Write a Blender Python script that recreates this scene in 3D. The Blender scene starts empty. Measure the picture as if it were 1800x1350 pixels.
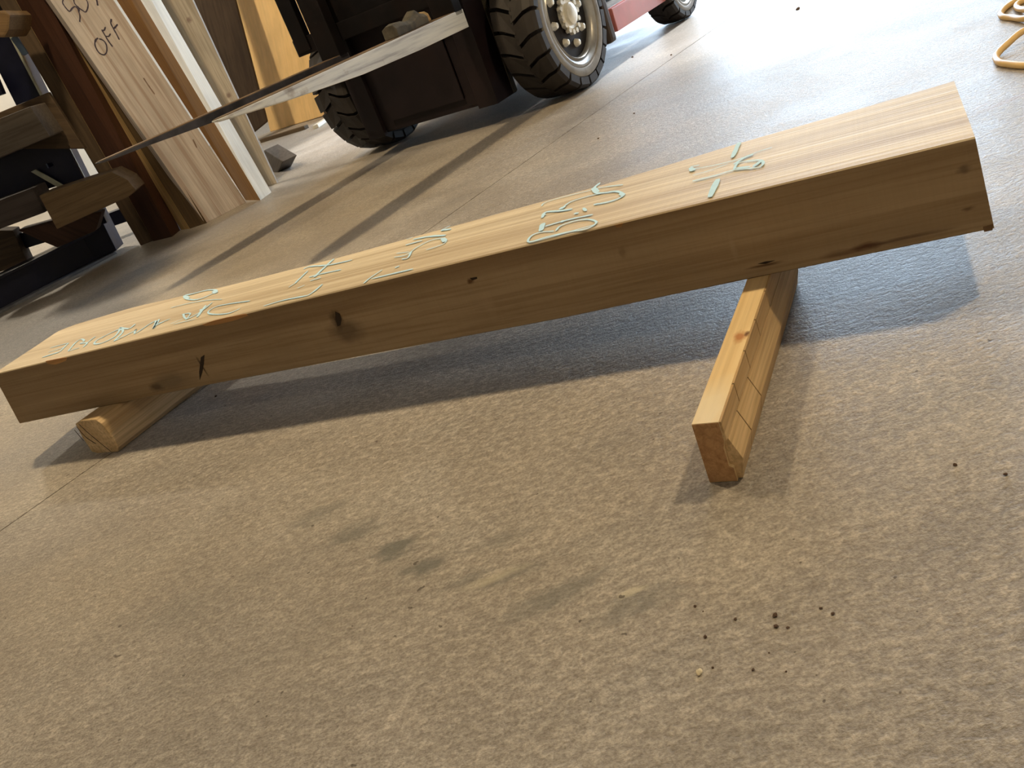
import bpy, bmesh, math, random
from mathutils import Vector, Matrix, noise
random.seed(7)
SC = bpy.context.scene
COL = SC.collection
V = Vector
# ------------------------------------------------------------------ camera
F_PX, PITCH, ROLL, EYE = 1550.0, 0.42205, -0.38602, 0.64594
_f = V((0, math.cos(PITCH), -math.sin(PITCH)))
_r0 = V((1, 0, 0)); _u0 = _r0.cross(_f)
_r = math.cos(ROLL) * _r0 + math.sin(ROLL) * _u0
_u = -math.sin(ROLL) * _r0 + math.cos(ROLL) * _u0
CAM = V((0, 0, EYE))
cd = bpy.data.cameras.new('camera'); cam = bpy.data.objects.new('camera', cd); COL.objects.link(cam)
cd.sensor_width = 36; cd.lens = F_PX * 36 / 1800; cd.clip_start = .02
cam.matrix_world = Matrix(((_r.x, _u.x, -_f.x, 0), (_r.y, _u.y, -_f.y, 0), (_r.z, _u.z, -_f.z, EYE), (0, 0, 0, 1)))
SC.camera = cam
# ------------------------------------------------------------------ light
w = bpy.data.worlds.new('world'); SC.world = w; w.use_nodes = True
bgn = w.node_tree.nodes['Background']; bgn.inputs[0].default_value = (.64, .81, 1.0, 1); bgn.inputs[1].default_value = 10.5
def area(name, loc, size, power, col, rot=(0, 0, 0), size_y=None, portal=False, disk=False):
    l = bpy.data.lights.new(name, 'AREA'); l.energy = power; l.color = col; l.size = size
    if size_y: l.shape = 'RECTANGLE'; l.size_y = size_y
    if disk: l.shape = 'DISK'
    o = bpy.data.objects.new(name, l); COL.objects.link(o); o.location = loc; o.rotation_euler = rot
    if portal: l.cycles.is_portal = True
    return o
WARM = (1.0, .77, .46)
area('lamp_over_forks', (-1.0, 3.2, 3.3), .24, 68, WARM, disk=True)
area('lamp_over_beam_end', (2.1, 1.4, 3.2), .24, 62, WARM, disk=True)
area('lamp_behind_viewer', (-.8, -.6, 3.4), .6, 11, WARM, disk=True)
area('lamp_behind_rack', (-3.2, 7.6, 3.6), .5, 120, (1, .88, .70), disk=True)
# the hall stands turned: u points to the big door, v to the left wall
HU = V((.70, .714, 0)).normalized(); HV = V((-HU.y, HU.x, 0))
def uv(u, v, z=0.0): return HU * u + HV * v + V((0, 0, z))
UA, UB, VA, VB, ZC = -5.5, 8.5, -3.6, 9.2, 4.4
DV0, DV1, DH = 1.15, 5.4, 3.5
sun = bpy.data.lights.new('sun', 'SUN'); sun.energy = 5.0; sun.angle = math.radians(4); sun.color = (1.0, .97, .92)
so = bpy.data.objects.new('sun', sun); COL.objects.link(so)
so.rotation_euler = (-(HU * math.cos(math.radians(35)) + V((0, 0, math.sin(math.radians(35)))))).to_track_quat('-Z', 'Y').to_euler()
po = area('daylight_portal', uv(UB + .05, (DV0 + DV1) / 2, DH / 2), DV1 - DV0, 1, (1, 1, 1), size_y=DH, portal=True)
po.matrix_world = Matrix(((HV.x, 0, HU.x, po.location.x), (HV.y, 0, HU.y, po.location.y), (0, 1, 0, po.location.z), (0, 0, 0, 1)))
SC.view_settings.view_transform = 'Standard'; SC.view_settings.look = 'None'
SC.view_settings.exposure = 0.16; SC.view_settings.gamma = 1; SC.view_settings.use_curve_mapping = False
# ------------------------------------------------------------------ helpers
def ray(x, y): return (x - 900) / F_PX * _r + (675 - y) / F_PX * _u + _f
def FL(x, y, z=0.0):                      # photo pixel -> world point at height z
    d = ray(x, y); return CAM + d * ((z - EYE) / d.z)
def AT(x, y, Y):                          # photo pixel -> world point at distance Y
    d = ray(x, y); return CAM + d * (Y / d.y)
def RP(x, y, p0, n):                      # photo pixel -> world point on a plane
    d = ray(x, y); return CAM + d * ((p0 - CAM).dot(n) / d.dot(n))
def tag(o, label=None, cat=None, group=None, kind=None):
    if label: o['label'] = label
    if cat: o['category'] = cat
    if group: o['group'] = group
    if kind: o['kind'] = kind
    return o
MW = {}
def frame(o, x, up=V((0, 0, 1))):
    x = x.normalized(); y = up.cross(x).normalized(); z = x.cross(y)
    return Matrix(((x.x, y.x, z.x, o.x), (x.y, y.y, z.y, o.y), (x.z, y.z, z.z, o.z), (0, 0, 0, 1)))
def link(name, me, M=None, parent=None):
    o = bpy.data.objects.new(name, me); COL.objects.link(o)
    M = M or Matrix.Identity(4); MW[o.name] = M
    if parent:
        o.parent = parent; o.matrix_basis = MW[parent.name].inverted() @ M
    else: o.matrix_basis = M
    return o
def empty(name, M): return link(name, None, M)
def build(name, bm, mat, M=None, parent=None, world=False, bevel=0, smooth=False, seg=2):
    """bm holds local coordinates, or world ones when world=True"""
    if world and M: bm.transform(M.inverted())
    bmesh.ops.recalc_face_normals(bm, faces=bm.faces)
    if bevel: bmesh.ops.bevel(bm, geom=[e for e in bm.edges if e.is_manifold and e.calc_face_angle(0) > .5], offset=bevel, segments=seg, affect='EDGES', profile=.6, clamp_overlap=True)
    me = bpy.data.meshes.new(name); bm.to_mesh(me); bm.free()
    me.materials.append(mat)
    if smooth:
        for p in me.polygons: p.use_smooth = True
        try: me.set_sharp_from_angle(angle=math.radians(38))
        except Exception: pass
    return link(name, me, M, parent)
def bx(bm, x0, x1, y0, y1, z0, z1):
    vs = [bm.verts.new(p) for p in ((x0, y0, z0), (x1, y0, z0), (x1, y1, z0), (x0, y1, z0), (x0, y0, z1), (x1, y0, z1), (x1, y1, z1), (x0, y1, z1))]
    for f in ((0, 3, 2, 1), (4, 5, 6, 7), (0, 1, 5, 4), (1, 2, 6, 5), (2, 3, 7, 6), (3, 0, 4, 7)): bm.faces.new([vs[i] for i in f])
def box(name, d, mat, M=None, parent=None, bevel=.003):
    bm = bmesh.new(); bx(bm, *d); return build(name, bm, mat, M, parent, bevel=bevel)
def loft(bm, rings, caps=True, closed=True):
    R = [[bm.verts.new(p) for p in r] for r in rings]
    n = len(R[0])
    for a, b in zip(R, R[1:]):
        for i in range(n if closed else n - 1):
            bm.faces.new((a[i], a[(i + 1) % n], b[(i + 1) % n], b[i]))
    if caps: bm.faces.new(R[0][::-1]); bm.faces.new(R[-1])
    return R
def lathe_y(bm, prof, n=48, closed=True):  # prof = [(radius, y)], about the Y axis
    R = [[bm.verts.new((r * math.cos(2 * math.pi * k / n), y, r * math.sin(2 * math.pi * k / n))) for r, y in prof] for k in range(n)]
    m = len(prof)
    for k in range(n):
        for i in range(m if closed else m - 1):
            bm.faces.new((R[k][i], R[k][(i + 1) % m], R[(k + 1) % n][(i + 1) % m], R[(k + 1) % n][i]))
    if not closed:
        bm.faces.new([R[k][0] for k in range(n)]); bm.faces.new([R[k][-1] for k in range(n)][::-1])
# ------------------------------------------------------------------ materials
class NT:
    def __init__(s, name, rough=.6, metal=0, spec=.5):
        s.m = bpy.data.materials.new(name); s.m.use_nodes = True; s.t = s.m.node_tree; s.n = s.t.nodes; s.l = s.t.links
        s.b = s.n['Principled BSDF']; s.b.inputs['Roughness'].default_value = rough; s.b.inputs['Metallic'].default_value = metal
        s.b.inputs['Specular IOR Level'].default_value = spec
        s.tc = s.n.new('ShaderNodeTexCoord')
    def co(s, scale=(1, 1, 1), rot=(0, 0, 0), loc=(0, 0, 0), src=None):
        m = s.n.new('ShaderNodeMapping'); m.inputs['Scale'].default_value = scale; m.inputs['Rotation'].default_value = rot; m.inputs['Location'].default_value = loc
        s.l.new(src or s.tc.outputs['Object'], m.inputs[0]); return m.outputs[0]
    def noise(s, vec, scale=1, detail=4, rough=.55, dist=0):
        n = s.n.new('ShaderNodeTexNoise'); n.inputs['Scale'].default_value = scale; n.inputs['Detail'].default_value = detail
        n.inputs['Roughness'].default_value = rough; n.inputs['Distortion'].default_value = dist; s.l.new(vec, n.inputs['Vector']); return n.outputs['Fac']
    def ramp(s, fac, stops):
        r = s.n.new('ShaderNodeValToRGB'); e = r.color_ramp.elements
        while len(e) < len(stops): e.new(.5)
        for i, (p, c) in enumerate(stops):
            e[i].position = p; e[i].color = (c, c, c, 1) if isinstance(c, (int, float)) else (*c, 1)
        s.l.new(fac, r.inputs[0]); return r.outputs[0]
    def mix(s, fac, a, b, mode='MIX'):
        m = s.n.new('ShaderNodeMix'); m.data_type = 'RGBA'; m.blend_type = mode
        for sock, v in ((m.inputs[0], fac), (m.inputs[6], a), (m.inputs[7], b)):
            if isinstance(v, (int, float)): sock.default_value = v
            elif isinstance(v, tuple): sock.default_value = (*v, 1)
            else: s.l.new(v, sock)
        return m.outputs[2]
    def math(s, op, a, b=0, clamp=False):
        m = s.n.new('ShaderNodeMath'); m.operation = op; m.use_clamp = clamp
        for i, v in enumerate((a, b)):
            if isinstance(v, (int, float)): m.inputs[i].default_value = v
            else: s.l.new(v, m.inputs[i])
        return m.outputs[0]
    def bump(s, h, strength=.3, dist=.002, prev=None):
        b = s.n.new('ShaderNodeBump'); b.inputs['Strength'].default_value = strength; b.inputs['Distance'].default_value = dist
        s.l.new(h, b.inputs['Height']); 
        if prev: s.l.new(prev, b.inputs['Normal'])
        s.l.new(b.outputs[0], s.b.inputs['Normal']); return b.outputs[0]
    def color(s, c):
        if isinstance(c, tuple): s.b.inputs['Base Color'].default_value = (*c, 1)
        else: s.l.new(c, s.b.inputs['Base Color'])
    def blob(s, c, rad, warp=.5):            # soft spot mask (1 inside) around a local point
        q = s.n.new('ShaderNodeVectorMath'); q.operation = 'SUBTRACT'; s.l.new(s.tc.outputs['Object'], q.inputs[0]); q.inputs[1].default_value = c
        d = s.n.new('ShaderNodeVectorMath'); d.operation = 'DIVIDE'; s.l.new(q.outputs[0], d.inputs[0]); d.inputs[1].default_value = rad
        L = s.n.new('ShaderNodeVectorMath'); L.operation = 'LENGTH'; s.l.new(d.outputs[0], L.inputs[0])
        if warp:
            nz = s.noise(s.co(tuple(.9 / r for r in rad)), 1.3, 3)
            v = s.math('ADD', L.outputs['Value'], s.math('MULTIPLY', s.math('SUBTRACT', nz, .5), warp * 2))
        else: v = L.outputs['Value']
        return s.ramp(v, [(0.35, 1.0), (1.0, 0.0)])
def wood(name, light, dark, grain=1.0, rough=.62, spots=(), fine=.5, streak=None, bump=.35, spec=.35):
    t = NT(name, rough, 0, spec)
    seed = random.uniform(-5, 5)
    w1 = t.noise(t.co((.5, 9 * grain, 9 * grain), loc=(seed, seed, 0)), 1.6, 5, .6, .6)
    w2 = t.noise(t.co((2.2, 75 * grain, 75 * grain), loc=(0, seed, 0)), 1.5, 3, .6)
    w3 = t.noise(t.co((1.4, 3.2, 3.2), loc=(seed, 0, seed)), 1.3, 4, .6)
    mid = tuple((a + b) / 2 for a, b in zip(light, dark))
    c = t.ramp(w1, [(.3, dark), (.46, mid), (.62, light)])
    c = t.mix(t.math('MULTIPLY', t.ramp(w2, [(.38, 1.0), (.56, 0.0)]), fine), c, tuple(v * .62 for v in dark))
    c = t.mix(.55, c, t.ramp(w3, [(.3, (.62, .62, .62)), (.6, (1.1, 1.1, 1.1))]), 'MULTIPLY')
    if streak: c = t.mix(t.ramp(t.noise(t.co((.7, 26, 26), loc=(seed, 3, 1)), 1.2, 3), [(.52, 0.0), (.64, .8)]), c, streak)
    for pc, rad, sc, amt in spots:
        c = t.mix(t.math('MULTIPLY', t.blob(pc, rad), amt), c, sc)
    t.color(c)
    t.bump(t.math('ADD', t.math('MULTIPLY', w1, .5), w2), bump, .0012)
    return t.m
def plain(name, col, rough=.6, metal=0, var=.25, scale=12, bump=.15, dirt=None, spec=.5):
    t = NT(name, rough, metal, spec)
    n1 = t.noise(t.co(), scale, 5, .6)
    c = t.ramp(n1, [(.3, tuple(v * (1 - var) for v in col)), (.68, tuple(min(1, v * (1 + var)) for v in col))])
    if dirt: c = t.mix(t.ramp(t.noise(t.co(), scale * .45, 5, .65), [(.48, 0.0), (.62, dirt[1])]), c, dirt[0])
    t.color(c); t.l.new(t.math('ADD', t.math('MULTIPLY', n1, .3), rough - .15), t.b.inputs['Roughness'])
    if bump: t.bump(t.noise(t.co(), scale * 6, 4), bump, .002)
    return t.m
def concrete():
    t = NT('concrete_floor', .5, 0, .38)
    o = t.co()
    big = t.noise(o, .9, 4, .6, .4); med = t.noise(t.co(loc=(3, 1, 0)), 3.4, 5, .55, .4)
    fin = t.noise(t.co((62, 96, 1), rot=(0, 0, math.radians(25))), 1.0, 5, .7, .15); gr = t.noise(o, 240, 3, .6); drag = t.noise(t.co((2.2, 9, 1), rot=(0, 0, math.radians(-46))), 1.1, 5, .62, .5)
    c = t.ramp(med, [(.3, (.30, .272, .238)), (.52, (.345, .315, .278)), (.7, (.39, .362, .325))])
    c = t.mix(.6, c, t.ramp(big, [(.35, (.86, .86, .89)), (.62, (1.08, 1.05, 1.0))]), 'MULTIPLY')
    c = t.mix(.3, c, t.ramp(drag, [(.34, (.66, .68, .70)), (.52, (1.0, 1.0, 1.0)), (.7, (1.14, 1.12, 1.08))]), 'MULTIPLY')
    # worn paste: the aggregate shows more strongly in the rough areas than in the trowelled ones
    rough_area = t.ramp(t.noise(t.co(loc=(9, 4, 0)), .8, 3), [(.36, .6), (.6, 1.0)])
    c = t.mix(t.math('MULTIPLY', rough_area, .9), c, t.ramp(fin, [(.35, (.70, .68, .66)), (.5, (1, 1, 1)), (.63, (1.5, 1.5, 1.5))]), 'MULTIPLY')
    c = t.mix(.6, c, t.ramp(gr, [(.35, (.66, .64, .62)), (.6, (1.35, 1.35, 1.35))]), 'MULTIPLY')
    def at(x, y): p = FL(x, y); return (p.x, p.y, 0)
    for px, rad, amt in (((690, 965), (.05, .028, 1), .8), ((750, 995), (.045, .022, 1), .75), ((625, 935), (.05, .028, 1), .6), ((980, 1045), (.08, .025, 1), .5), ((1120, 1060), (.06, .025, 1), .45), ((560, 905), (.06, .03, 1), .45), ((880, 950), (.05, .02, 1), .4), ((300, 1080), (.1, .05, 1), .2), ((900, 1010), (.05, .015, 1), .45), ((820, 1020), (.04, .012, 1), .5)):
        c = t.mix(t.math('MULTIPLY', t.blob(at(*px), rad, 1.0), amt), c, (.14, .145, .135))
    for px, rad, amt, cc in (((1760, 182), (.09, .018, 1), .5, (.30, .19, .10)), ((1725, 186), (.03, .012, 1), .5, (.30, .19, .10)), ((870, 1015), (.05, .012, 1), .5, (.55, .50, .38)), ((1110, 1040), (.025, .008, 1), .6, (.6, .55, .42))):
        c = t.mix(t.math('MULTIPLY', t.blob(at(*px), rad, .8), amt), c, cc)
    speck = t.ramp(t.noise(t.co(loc=(7, 2, 0)), 55, 2, .5), [(.735, 0.0), (.75, 1.0)])
    c = t.mix(t.math('MULTIPLY', speck, .75), c, (.06, .045, .035))
    t.color(c)
    rr = t.math('ADD', t.math('MULTIPLY', t.ramp(med, [(.35, .0), (.65, 1.0)]), .10), t.math('MULTIPLY', fin, .30))
    t.l.new(t.math('ADD', rr, .26), t.b.inputs['Roughness'])
    b = t.bump(t.math('MULTIPLY', t.math('ADD', t.math('MULTIPLY', gr, .3), fin), rough_area), .8, .005)
    t.bump(med, .2, .005, b)
    return t.m
M_FLOOR = concrete()
M_WALL = plain('cream_wall_panel', (.72, .66, .55), .6, 0, .1, 3)
M_CEIL = plain('ceiling_board', (.30, .27, .23), .7, 0, .1, 3)
M_YARD = plain('yard_gravel', (.62, .60, .56), .8, 0, .15, 5)
M_JOINT = plain('joint_dirt', (.07, .06, .05), .9)
M_RUBBER = plain('tyre_rubber', (.022, .018, .017), .72, 0, .3, 14, .4, ((.05, .042, .036), .45))
M_SIDEW = plain('dusty_sidewall', (.24, .22, .19), .55, 0, .25, 16, .2, ((.30, .28, .25), .6))
M_RIM = plain('silver_rim_paint', (.42, .42, .41), .36, .6, .15, 12, .02, ((.22, .17, .12), .35))
M_DARK = plain('black_painted_steel', (.005, .004, .005), .5, 0, .4, 9, .2, ((.012, .006, .005), .5), .25)
M_MAST = plain('mast_steel', (.012, .008, .010), .42, 0, .35, 6, .15, ((.022, .011, .010), .4), .3)
M_WEAR = plain('worn_mast_edge', (.10, .085, .065), .45, .5, .3, 8)
M_RED = plain('faded_red_paint', (.56, .17, .16), .35, 0, .12, 7, .05, ((.45, .2, .15), .35))
M_FLAP = plain('brown_rubber_flap', (.05, .032, .022), .7)
M_HUB = plain('bare_hub_metal', (.80, .76, .66), .32, .35, .15, 20, .1)
M_STEP = plain('step_plate_metal', (.7, .7, .7), .3, .8)
M_NAVY = plain('navy_rack_paint', (.003, .004, .018), .38, 0, .35, 7, .1, ((.010, .012, .03), .5), .3)
M_DUST = plain('dusty_flange', (.15, .155, .17), .7, 0, .4, 10)
M_PALE = plain('pale_bar', (.34, .36, .30), .5, .2)
M_CHALK = plain('pale_blue_chalk', (.54, .80, 1.0), .9, 0, .06, 160, 0)
M_MARK = plain('dark_marker_ink', (.045, .035, .06), .6, 0, .4, 60, 0)
M_HOSE = plain('tan_rubber_hose', (.72, .50, .22), .42, 0, .08, 8, 0)
M_CRUMB = plain('dark_crumb', (.10, .06, .04), .9, 0, .5, 300)
M_PEB = plain('pale_chip', (.70, .62, .45), .8, 0, .2, 200)
def fork_steel():
    t = NT('worn_fork_steel', .42, .25, .5)
    n = t.noise(t.co((2, 40, 40)), 1.3, 6, .6, .3); m = t.noise(t.co(loc=(4, 0, 0)), 9, 5)
    c = t.ramp(n, [(.32, (.42, .43, .48)), (.45, (.74, .77, .80)), (.66, (.90, .92, .92))])
    c = t.mix(t.ramp(m, [(.6, 0.0), (.7, .5)]), c, (.16, .09, .05)); t.color(c)
    t.bump(m, .2, .002); return t.m
M_FORK = fork_steel()
M_FTOP = plain('rusty_fork_top', (.16, .105, .06), .6, .2, .35, 12)
# ------------------------------------------------------------------ the setting
def floor():
    bm = bmesh.new()
    j0 = V((-.07, 2.79, 0)); jd = V((.697, .717, 0)).normalized(); jn = V((-jd.y, jd.x, 0))
    def side(sg, hw):
        rect = [uv(UA, VA), uv(UB + .15, VA), uv(UB + .15, VB), uv(UA, VB)]; out = []
        f = lambda p: ((p - j0).dot(jn) * sg) - hw
        for a, b in zip(rect, rect[1:] + rect[:1]):
            fa, fb = f(a), f(b)
            if fa >= 0: out.append(a)
            if fa * fb < 0: out.append(a + (b - a) * (fa / (fa - fb)))
        return out
    hw = .0022
    for sg in (1, -1):
        pl = side(sg, hw); vs = [bm.verts.new(p) for p in pl]; bm.faces.new(vs)
    for sg in (1, -1):
        ends = [p for p in side(sg, hw) if abs((p - j0).dot(jn) * sg - hw) < 1e-5]
        a, b = ends; bm.faces.new([bm.verts.new(p) for p in (a, b, b - V((0, 0, .006)), a - V((0, 0, .006)))])
    for f in bm.faces:
        f.normal_update()
        if f.normal.z < -.5: f.normal_flip()
    me = bpy.data.meshes.new('floor'); bm.to_mesh(me); bm.free(); me.materials.append(M_FLOOR)
    fo = tag(link('floor', me), kind='structure')
    ax = jd * 6.0; b2 = bmesh.new()
    e = [j0 - ax, j0 + ax]
    c = [bm2 for bm2 in (e[0] + jn * hw, e[1] + jn * hw, e[1] - jn * hw, e[0] - jn * hw)]
    b2.faces.new([b2.verts.new(p - V((0, 0, .005))) for p in c])
    build('joint_filler', b2, M_JOINT, None, fo)
floor()
MH = Matrix(((HU.x, HV.x, 0, 0), (HU.y, HV.y, 0, 0), (0, 0, 1, 0), (0, 0, 0, 1)))
def wall(name, *boxes, mat=M_WALL):
    bm = bmesh.new()
    for b in boxes: bx(bm, *b)
    return tag(build(name, bm, mat, MH), kind='structure')
wall('wall_left', (UA, UB, VB, VB + .15, 0, ZC))
wall('wall_right', (UA, UB, VA - .15, VA, 0, ZC))
wall('wall_front', (UA - .15, UA, VA, VB, 0, ZC))
wall('wall_back', (UB, UB + .15, VA, DV0, 0, ZC), (UB, UB + .15, DV1, VB, 0, ZC), (UB, UB + .15, DV0, DV1, DH, ZC))
wall('ceiling', (UA, UB, VA, VB, ZC, ZC + .1), mat=M_CEIL)
wall('yard_ground', (UB + .16, 40, -25, 30, -.05, -.004), mat=M_YARD)

# ------------------------------------------------------------------ the big beam
PB = dict(x0=-1.1513, y0=2.1207, yaw=-.4931, L=2.1134, W=.2519, H=.1402)
ZB, ZT = .089, .2292
d_ = V((math.cos(PB['yaw']), math.sin(PB['yaw']), 0)); n_ = V((-d_.y, d_.x, 0))
def interp(pts, u):
    for (a, va), (b, vb) in zip(pts, pts[1:]):
        if u <= b or (b, vb) == pts[-1]: return va + (vb - va) * (u - a) / (b - a)
def edge(px, z=None, plane=None):        # photo polyline -> [(distance along the beam, point)]
    P = [FL(x, y, z) if plane is None else RP(x, y, *plane) for x, y in px]
    return P
O_ = V((PB['x0'], PB['y0'], 0))
TF = edge([(-12, 658), (929, 430), (1714, 241)], ZT)
TB = edge([(104, 581), (133, 570), (233, 540), (420, 497), (600, 451), (1062, 324), (1293, 253), (1500, 194), (1677, 142)], ZT)
BF = [O_ + d_ * 0 + V((0, 0, ZB)), None]
BFp = edge([(35, 745), (350, 680), (987, 560), (1200, 515), (1748, 402)], ZB)
al = lambda p: (p - O_).dot(d_); pe = lambda p: (p - O_).dot(n_)
def poly(P): return [(al(p), pe(p)) for p in P]
tf, tb, bf = poly(TF), poly(TB), poly(BFp)
MB = frame(O_ + d_ * 1.0 + n_ * .12 + V((0, 0, .16)), d_)
def loc(x, y, side='front'):
    """photo pixel on the beam -> beam-local point"""
    p = RP(x, y, O_, n_) if side == 'front' else FL(x, y, ZT)
    return tuple(MB.inverted() @ p)
def rad(a, b, c): return (a, b, c)
K = (.055, .033, .018)
spots = []
for (x, y), r, c, a in (((594, 560), (.016, .05, .024), K, .95), ((612, 580), (.05, .05, .032), (.11, .07, .04), .7), ((272, 684), (.026, .05, .014), (.10, .065, .04), .9), ((300, 672), (.07, .05, .03), (.15, .11, .07), .6),
                        ((353, 645), (.004, .04, .03), K, .9), ((830, 490), (.010, .04, .007), (.10, .045, .015), .9), ((1523, 428), (.028, .05, .008), (.11, .045, .02), .95), ((1585, 415), (.09, .05, .004), (.10, .05, .025), .75), ((1480, 440), (.04, .05, .007), (.14, .07, .035), .6),
                        ((1345, 461), (.035, .05, .003), (.09, .04, .02), .85), ((1692, 292), (.012, .05, .009), (.12, .08, .05), .7), ((1700, 362), (.012, .05, .004), (.11, .06, .03), .7), ((1097, 437), (.008, .05, .014), (.20, .13, .07), .6), ((860, 530), (.02, .05, .03), (.42, .30, .18), .35), ((1290, 430), (.006, .05, .03), (.45, .34, .22), .35)):
    spots.append((loc(x, y), r, c, a))
def beam_mat():
    light, dark = (.74, .63, .45), (.47, .36, .23)
    t = NT('sycamore_beam_wood', .58, 0, .25)
    w1 = t.noise(t.co((.35, 15, 15), loc=(1, 2, .3)), 1.4, 5, .6, .4)
    w2 = t.noise(t.co((1.6, 110, 110)), 1.4, 3, .6); w3 = t.noise(t.co((1.1, 6, 6)), 1.2, 4, .6)
    saw = t.noise(t.co((240, 3, 10)), 1.0, 2, .5)
    c = t.ramp(w1, [(.32, dark), (.47, (.63, .52, .355)), (.62, light)])
    c = t.mix(t.math('MULTIPLY', t.ramp(w2, [(.36, 1.0), (.52, 0.0)]), .4), c, (.40, .29, .17))
    c = t.mix(.4, c, t.ramp(w3, [(.3, (.7, .7, .7)), (.62, (1.12, 1.12, 1.12))]), 'MULTIPLY')
    c = t.mix(.10, c, t.ramp(saw, [(.35, (.75, .75, .75)), (.6, (1.05, 1.05, 1.05))]), 'MULTIPLY')
    # sawn faces other than the top: their shade is painted in as darker brown
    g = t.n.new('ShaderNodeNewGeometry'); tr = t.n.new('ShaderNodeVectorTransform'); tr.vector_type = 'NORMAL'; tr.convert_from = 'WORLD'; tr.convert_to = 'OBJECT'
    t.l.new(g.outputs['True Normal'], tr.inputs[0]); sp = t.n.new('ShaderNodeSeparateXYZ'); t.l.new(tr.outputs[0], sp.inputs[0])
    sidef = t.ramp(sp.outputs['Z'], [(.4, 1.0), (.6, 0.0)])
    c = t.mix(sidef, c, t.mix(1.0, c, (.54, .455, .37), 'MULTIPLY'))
    for pc, r, cc, a in spots: c = t.mix(t.math('MULTIPLY', t.math('MULTIPLY', t.blob(pc, r, .45), a), sidef), c, cc)
    t.color(c)
    h = t.math('ADD', t.math('MULTIPLY', w1, .8), t.math('ADD', t.math('MULTIPLY', w2, .8), t.math('MULTIPLY', saw, .10)))
    t.bump(h, .55, .003); return t.m
M_BEAM = beam_mat()
M_ORANGE = wood('torn_orange_wood', (.62, .33, .12), (.42, .20, .07))
def beam():
    bm = bmesh.new(); N = 90; rings = []
    t0, t1 = al(TF[0]), al(TF[-1]); b0, b1 = al(BFp[0]), al(BFp[-1]); k0, k1 = al(TB[0]), al(TB[-1])
    for i in range(N + 1):
        u = i / N
        a = t0 + (t1 - t0) * u; b = b0 + (b1 - b0) * u; k = k0 + (k1 - k0) * u
        wv = .0012 * noise.noise(V((u * 40, 0, 0))) + .0012 * noise.noise(V((u * 13, 5, 0)))
        A = O_ + d_ * a + n_ * interp(tf, a) + V((0, 0, ZT)); B = O_ + d_ * b + n_ * interp(bf, b) + V((0, 0, ZB)); C = O_ + d_ * k + n_ * (interp(tb, k) + wv) + V((0, 0, ZT))
        D = C - V((0, 0, ZT - ZB)) + (B - A - V((0, 0, ZB - ZT)))
        e = .0022
        def cor(p, q, r): return [p + (q - p).normalized() * e, p + (r - p).normalized() * e]
        q = []
        q += cor(B, D, A); q += cor(A, B, C); q += cor(C, A, D); q += cor(D, C, B)
        rings.append(q)
    loft(bm, rings)
    return bm
root = empty('timber_beam', frame(O_ + d_ * 1.0 + n_ * .12 + V((0, 0, ZB)), d_))
tag(root, 'long thick squared sawn timber beam with pale blue chalk writing, raised on two wooden blocks', 'beam')
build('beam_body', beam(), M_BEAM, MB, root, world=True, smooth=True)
# torn-out edge slivers and the split corner at the right end
def sliver(pts, mat, depth=.004):
    bm = bmesh.new(); P = [RP(x, y, O_ - n_ * .0015 + n_ * 0, n_) for x, y in pts]
    loft(bm, [[p for p in P], [p + n_ * depth for p in P]]); return build('torn_edge', bm, mat, MB, root, world=True)
FRONT = {}
def front_pe(x): return 0
def ribbon(bm, P, up, wid, lift=.0004, wfun=None):
    """flat stroke through the points P lying on a surface with normal up"""
    out = []
    # resample with Catmull-Rom
    Q = []
    for i in range(len(P) - 1):
        p0 = P[max(i - 1, 0)]; p1 = P[i]; p2 = P[i + 1]; p3 = P[min(i + 2, len(P) - 1)]
        for k in range(5):
            s = k / 5; Q.append(.5 * ((2 * p1) + (p2 - p0) * s + (2 * p0 - 5 * p1 + 4 * p2 - p3) * s * s + (3 * p1 - p0 - 3 * p2 + p3) * s ** 3))
    Q.append(P[-1]); prev = None
    for i, q in enumerate(Q):
        tg = (Q[min(i + 1, len(Q) - 1)] - Q[max(i - 1, 0)])
        if tg.length < 1e-7: continue
        sd = up.cross(tg).normalized() * wid * .5 * (1 + .35 * noise.noise(q * 90)) * (.6 if i in (0, len(Q) - 1) else 1)
        a = bm.verts.new(q + sd + up * lift); b = bm.verts.new(q - sd + up * lift)
        if prev: bm.faces.new((prev[0], prev[1], b, a))
        prev = (a, b)
def crop(ox, oy, sc, pts): return [(ox + x / sc, oy + y / sc) for x, y in pts]
CH = []
R1 = lambda *p, w=.0045: CH.append((crop(60, 480, 6, p), w))
R2 = lambda *p, w=.0045: CH.append((crop(300, 440, 5.294, p), w))
R3 = lambda *p, w=.0045: CH.append((crop(600, 380, 7.5, p), w))
R4 = lambda *p, w=.005: CH.append((crop(900, 300, 8.18, p), w))
R5 = lambda *p, w=.005: CH.append((crop(1180, 240, 9, p), w))
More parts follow.
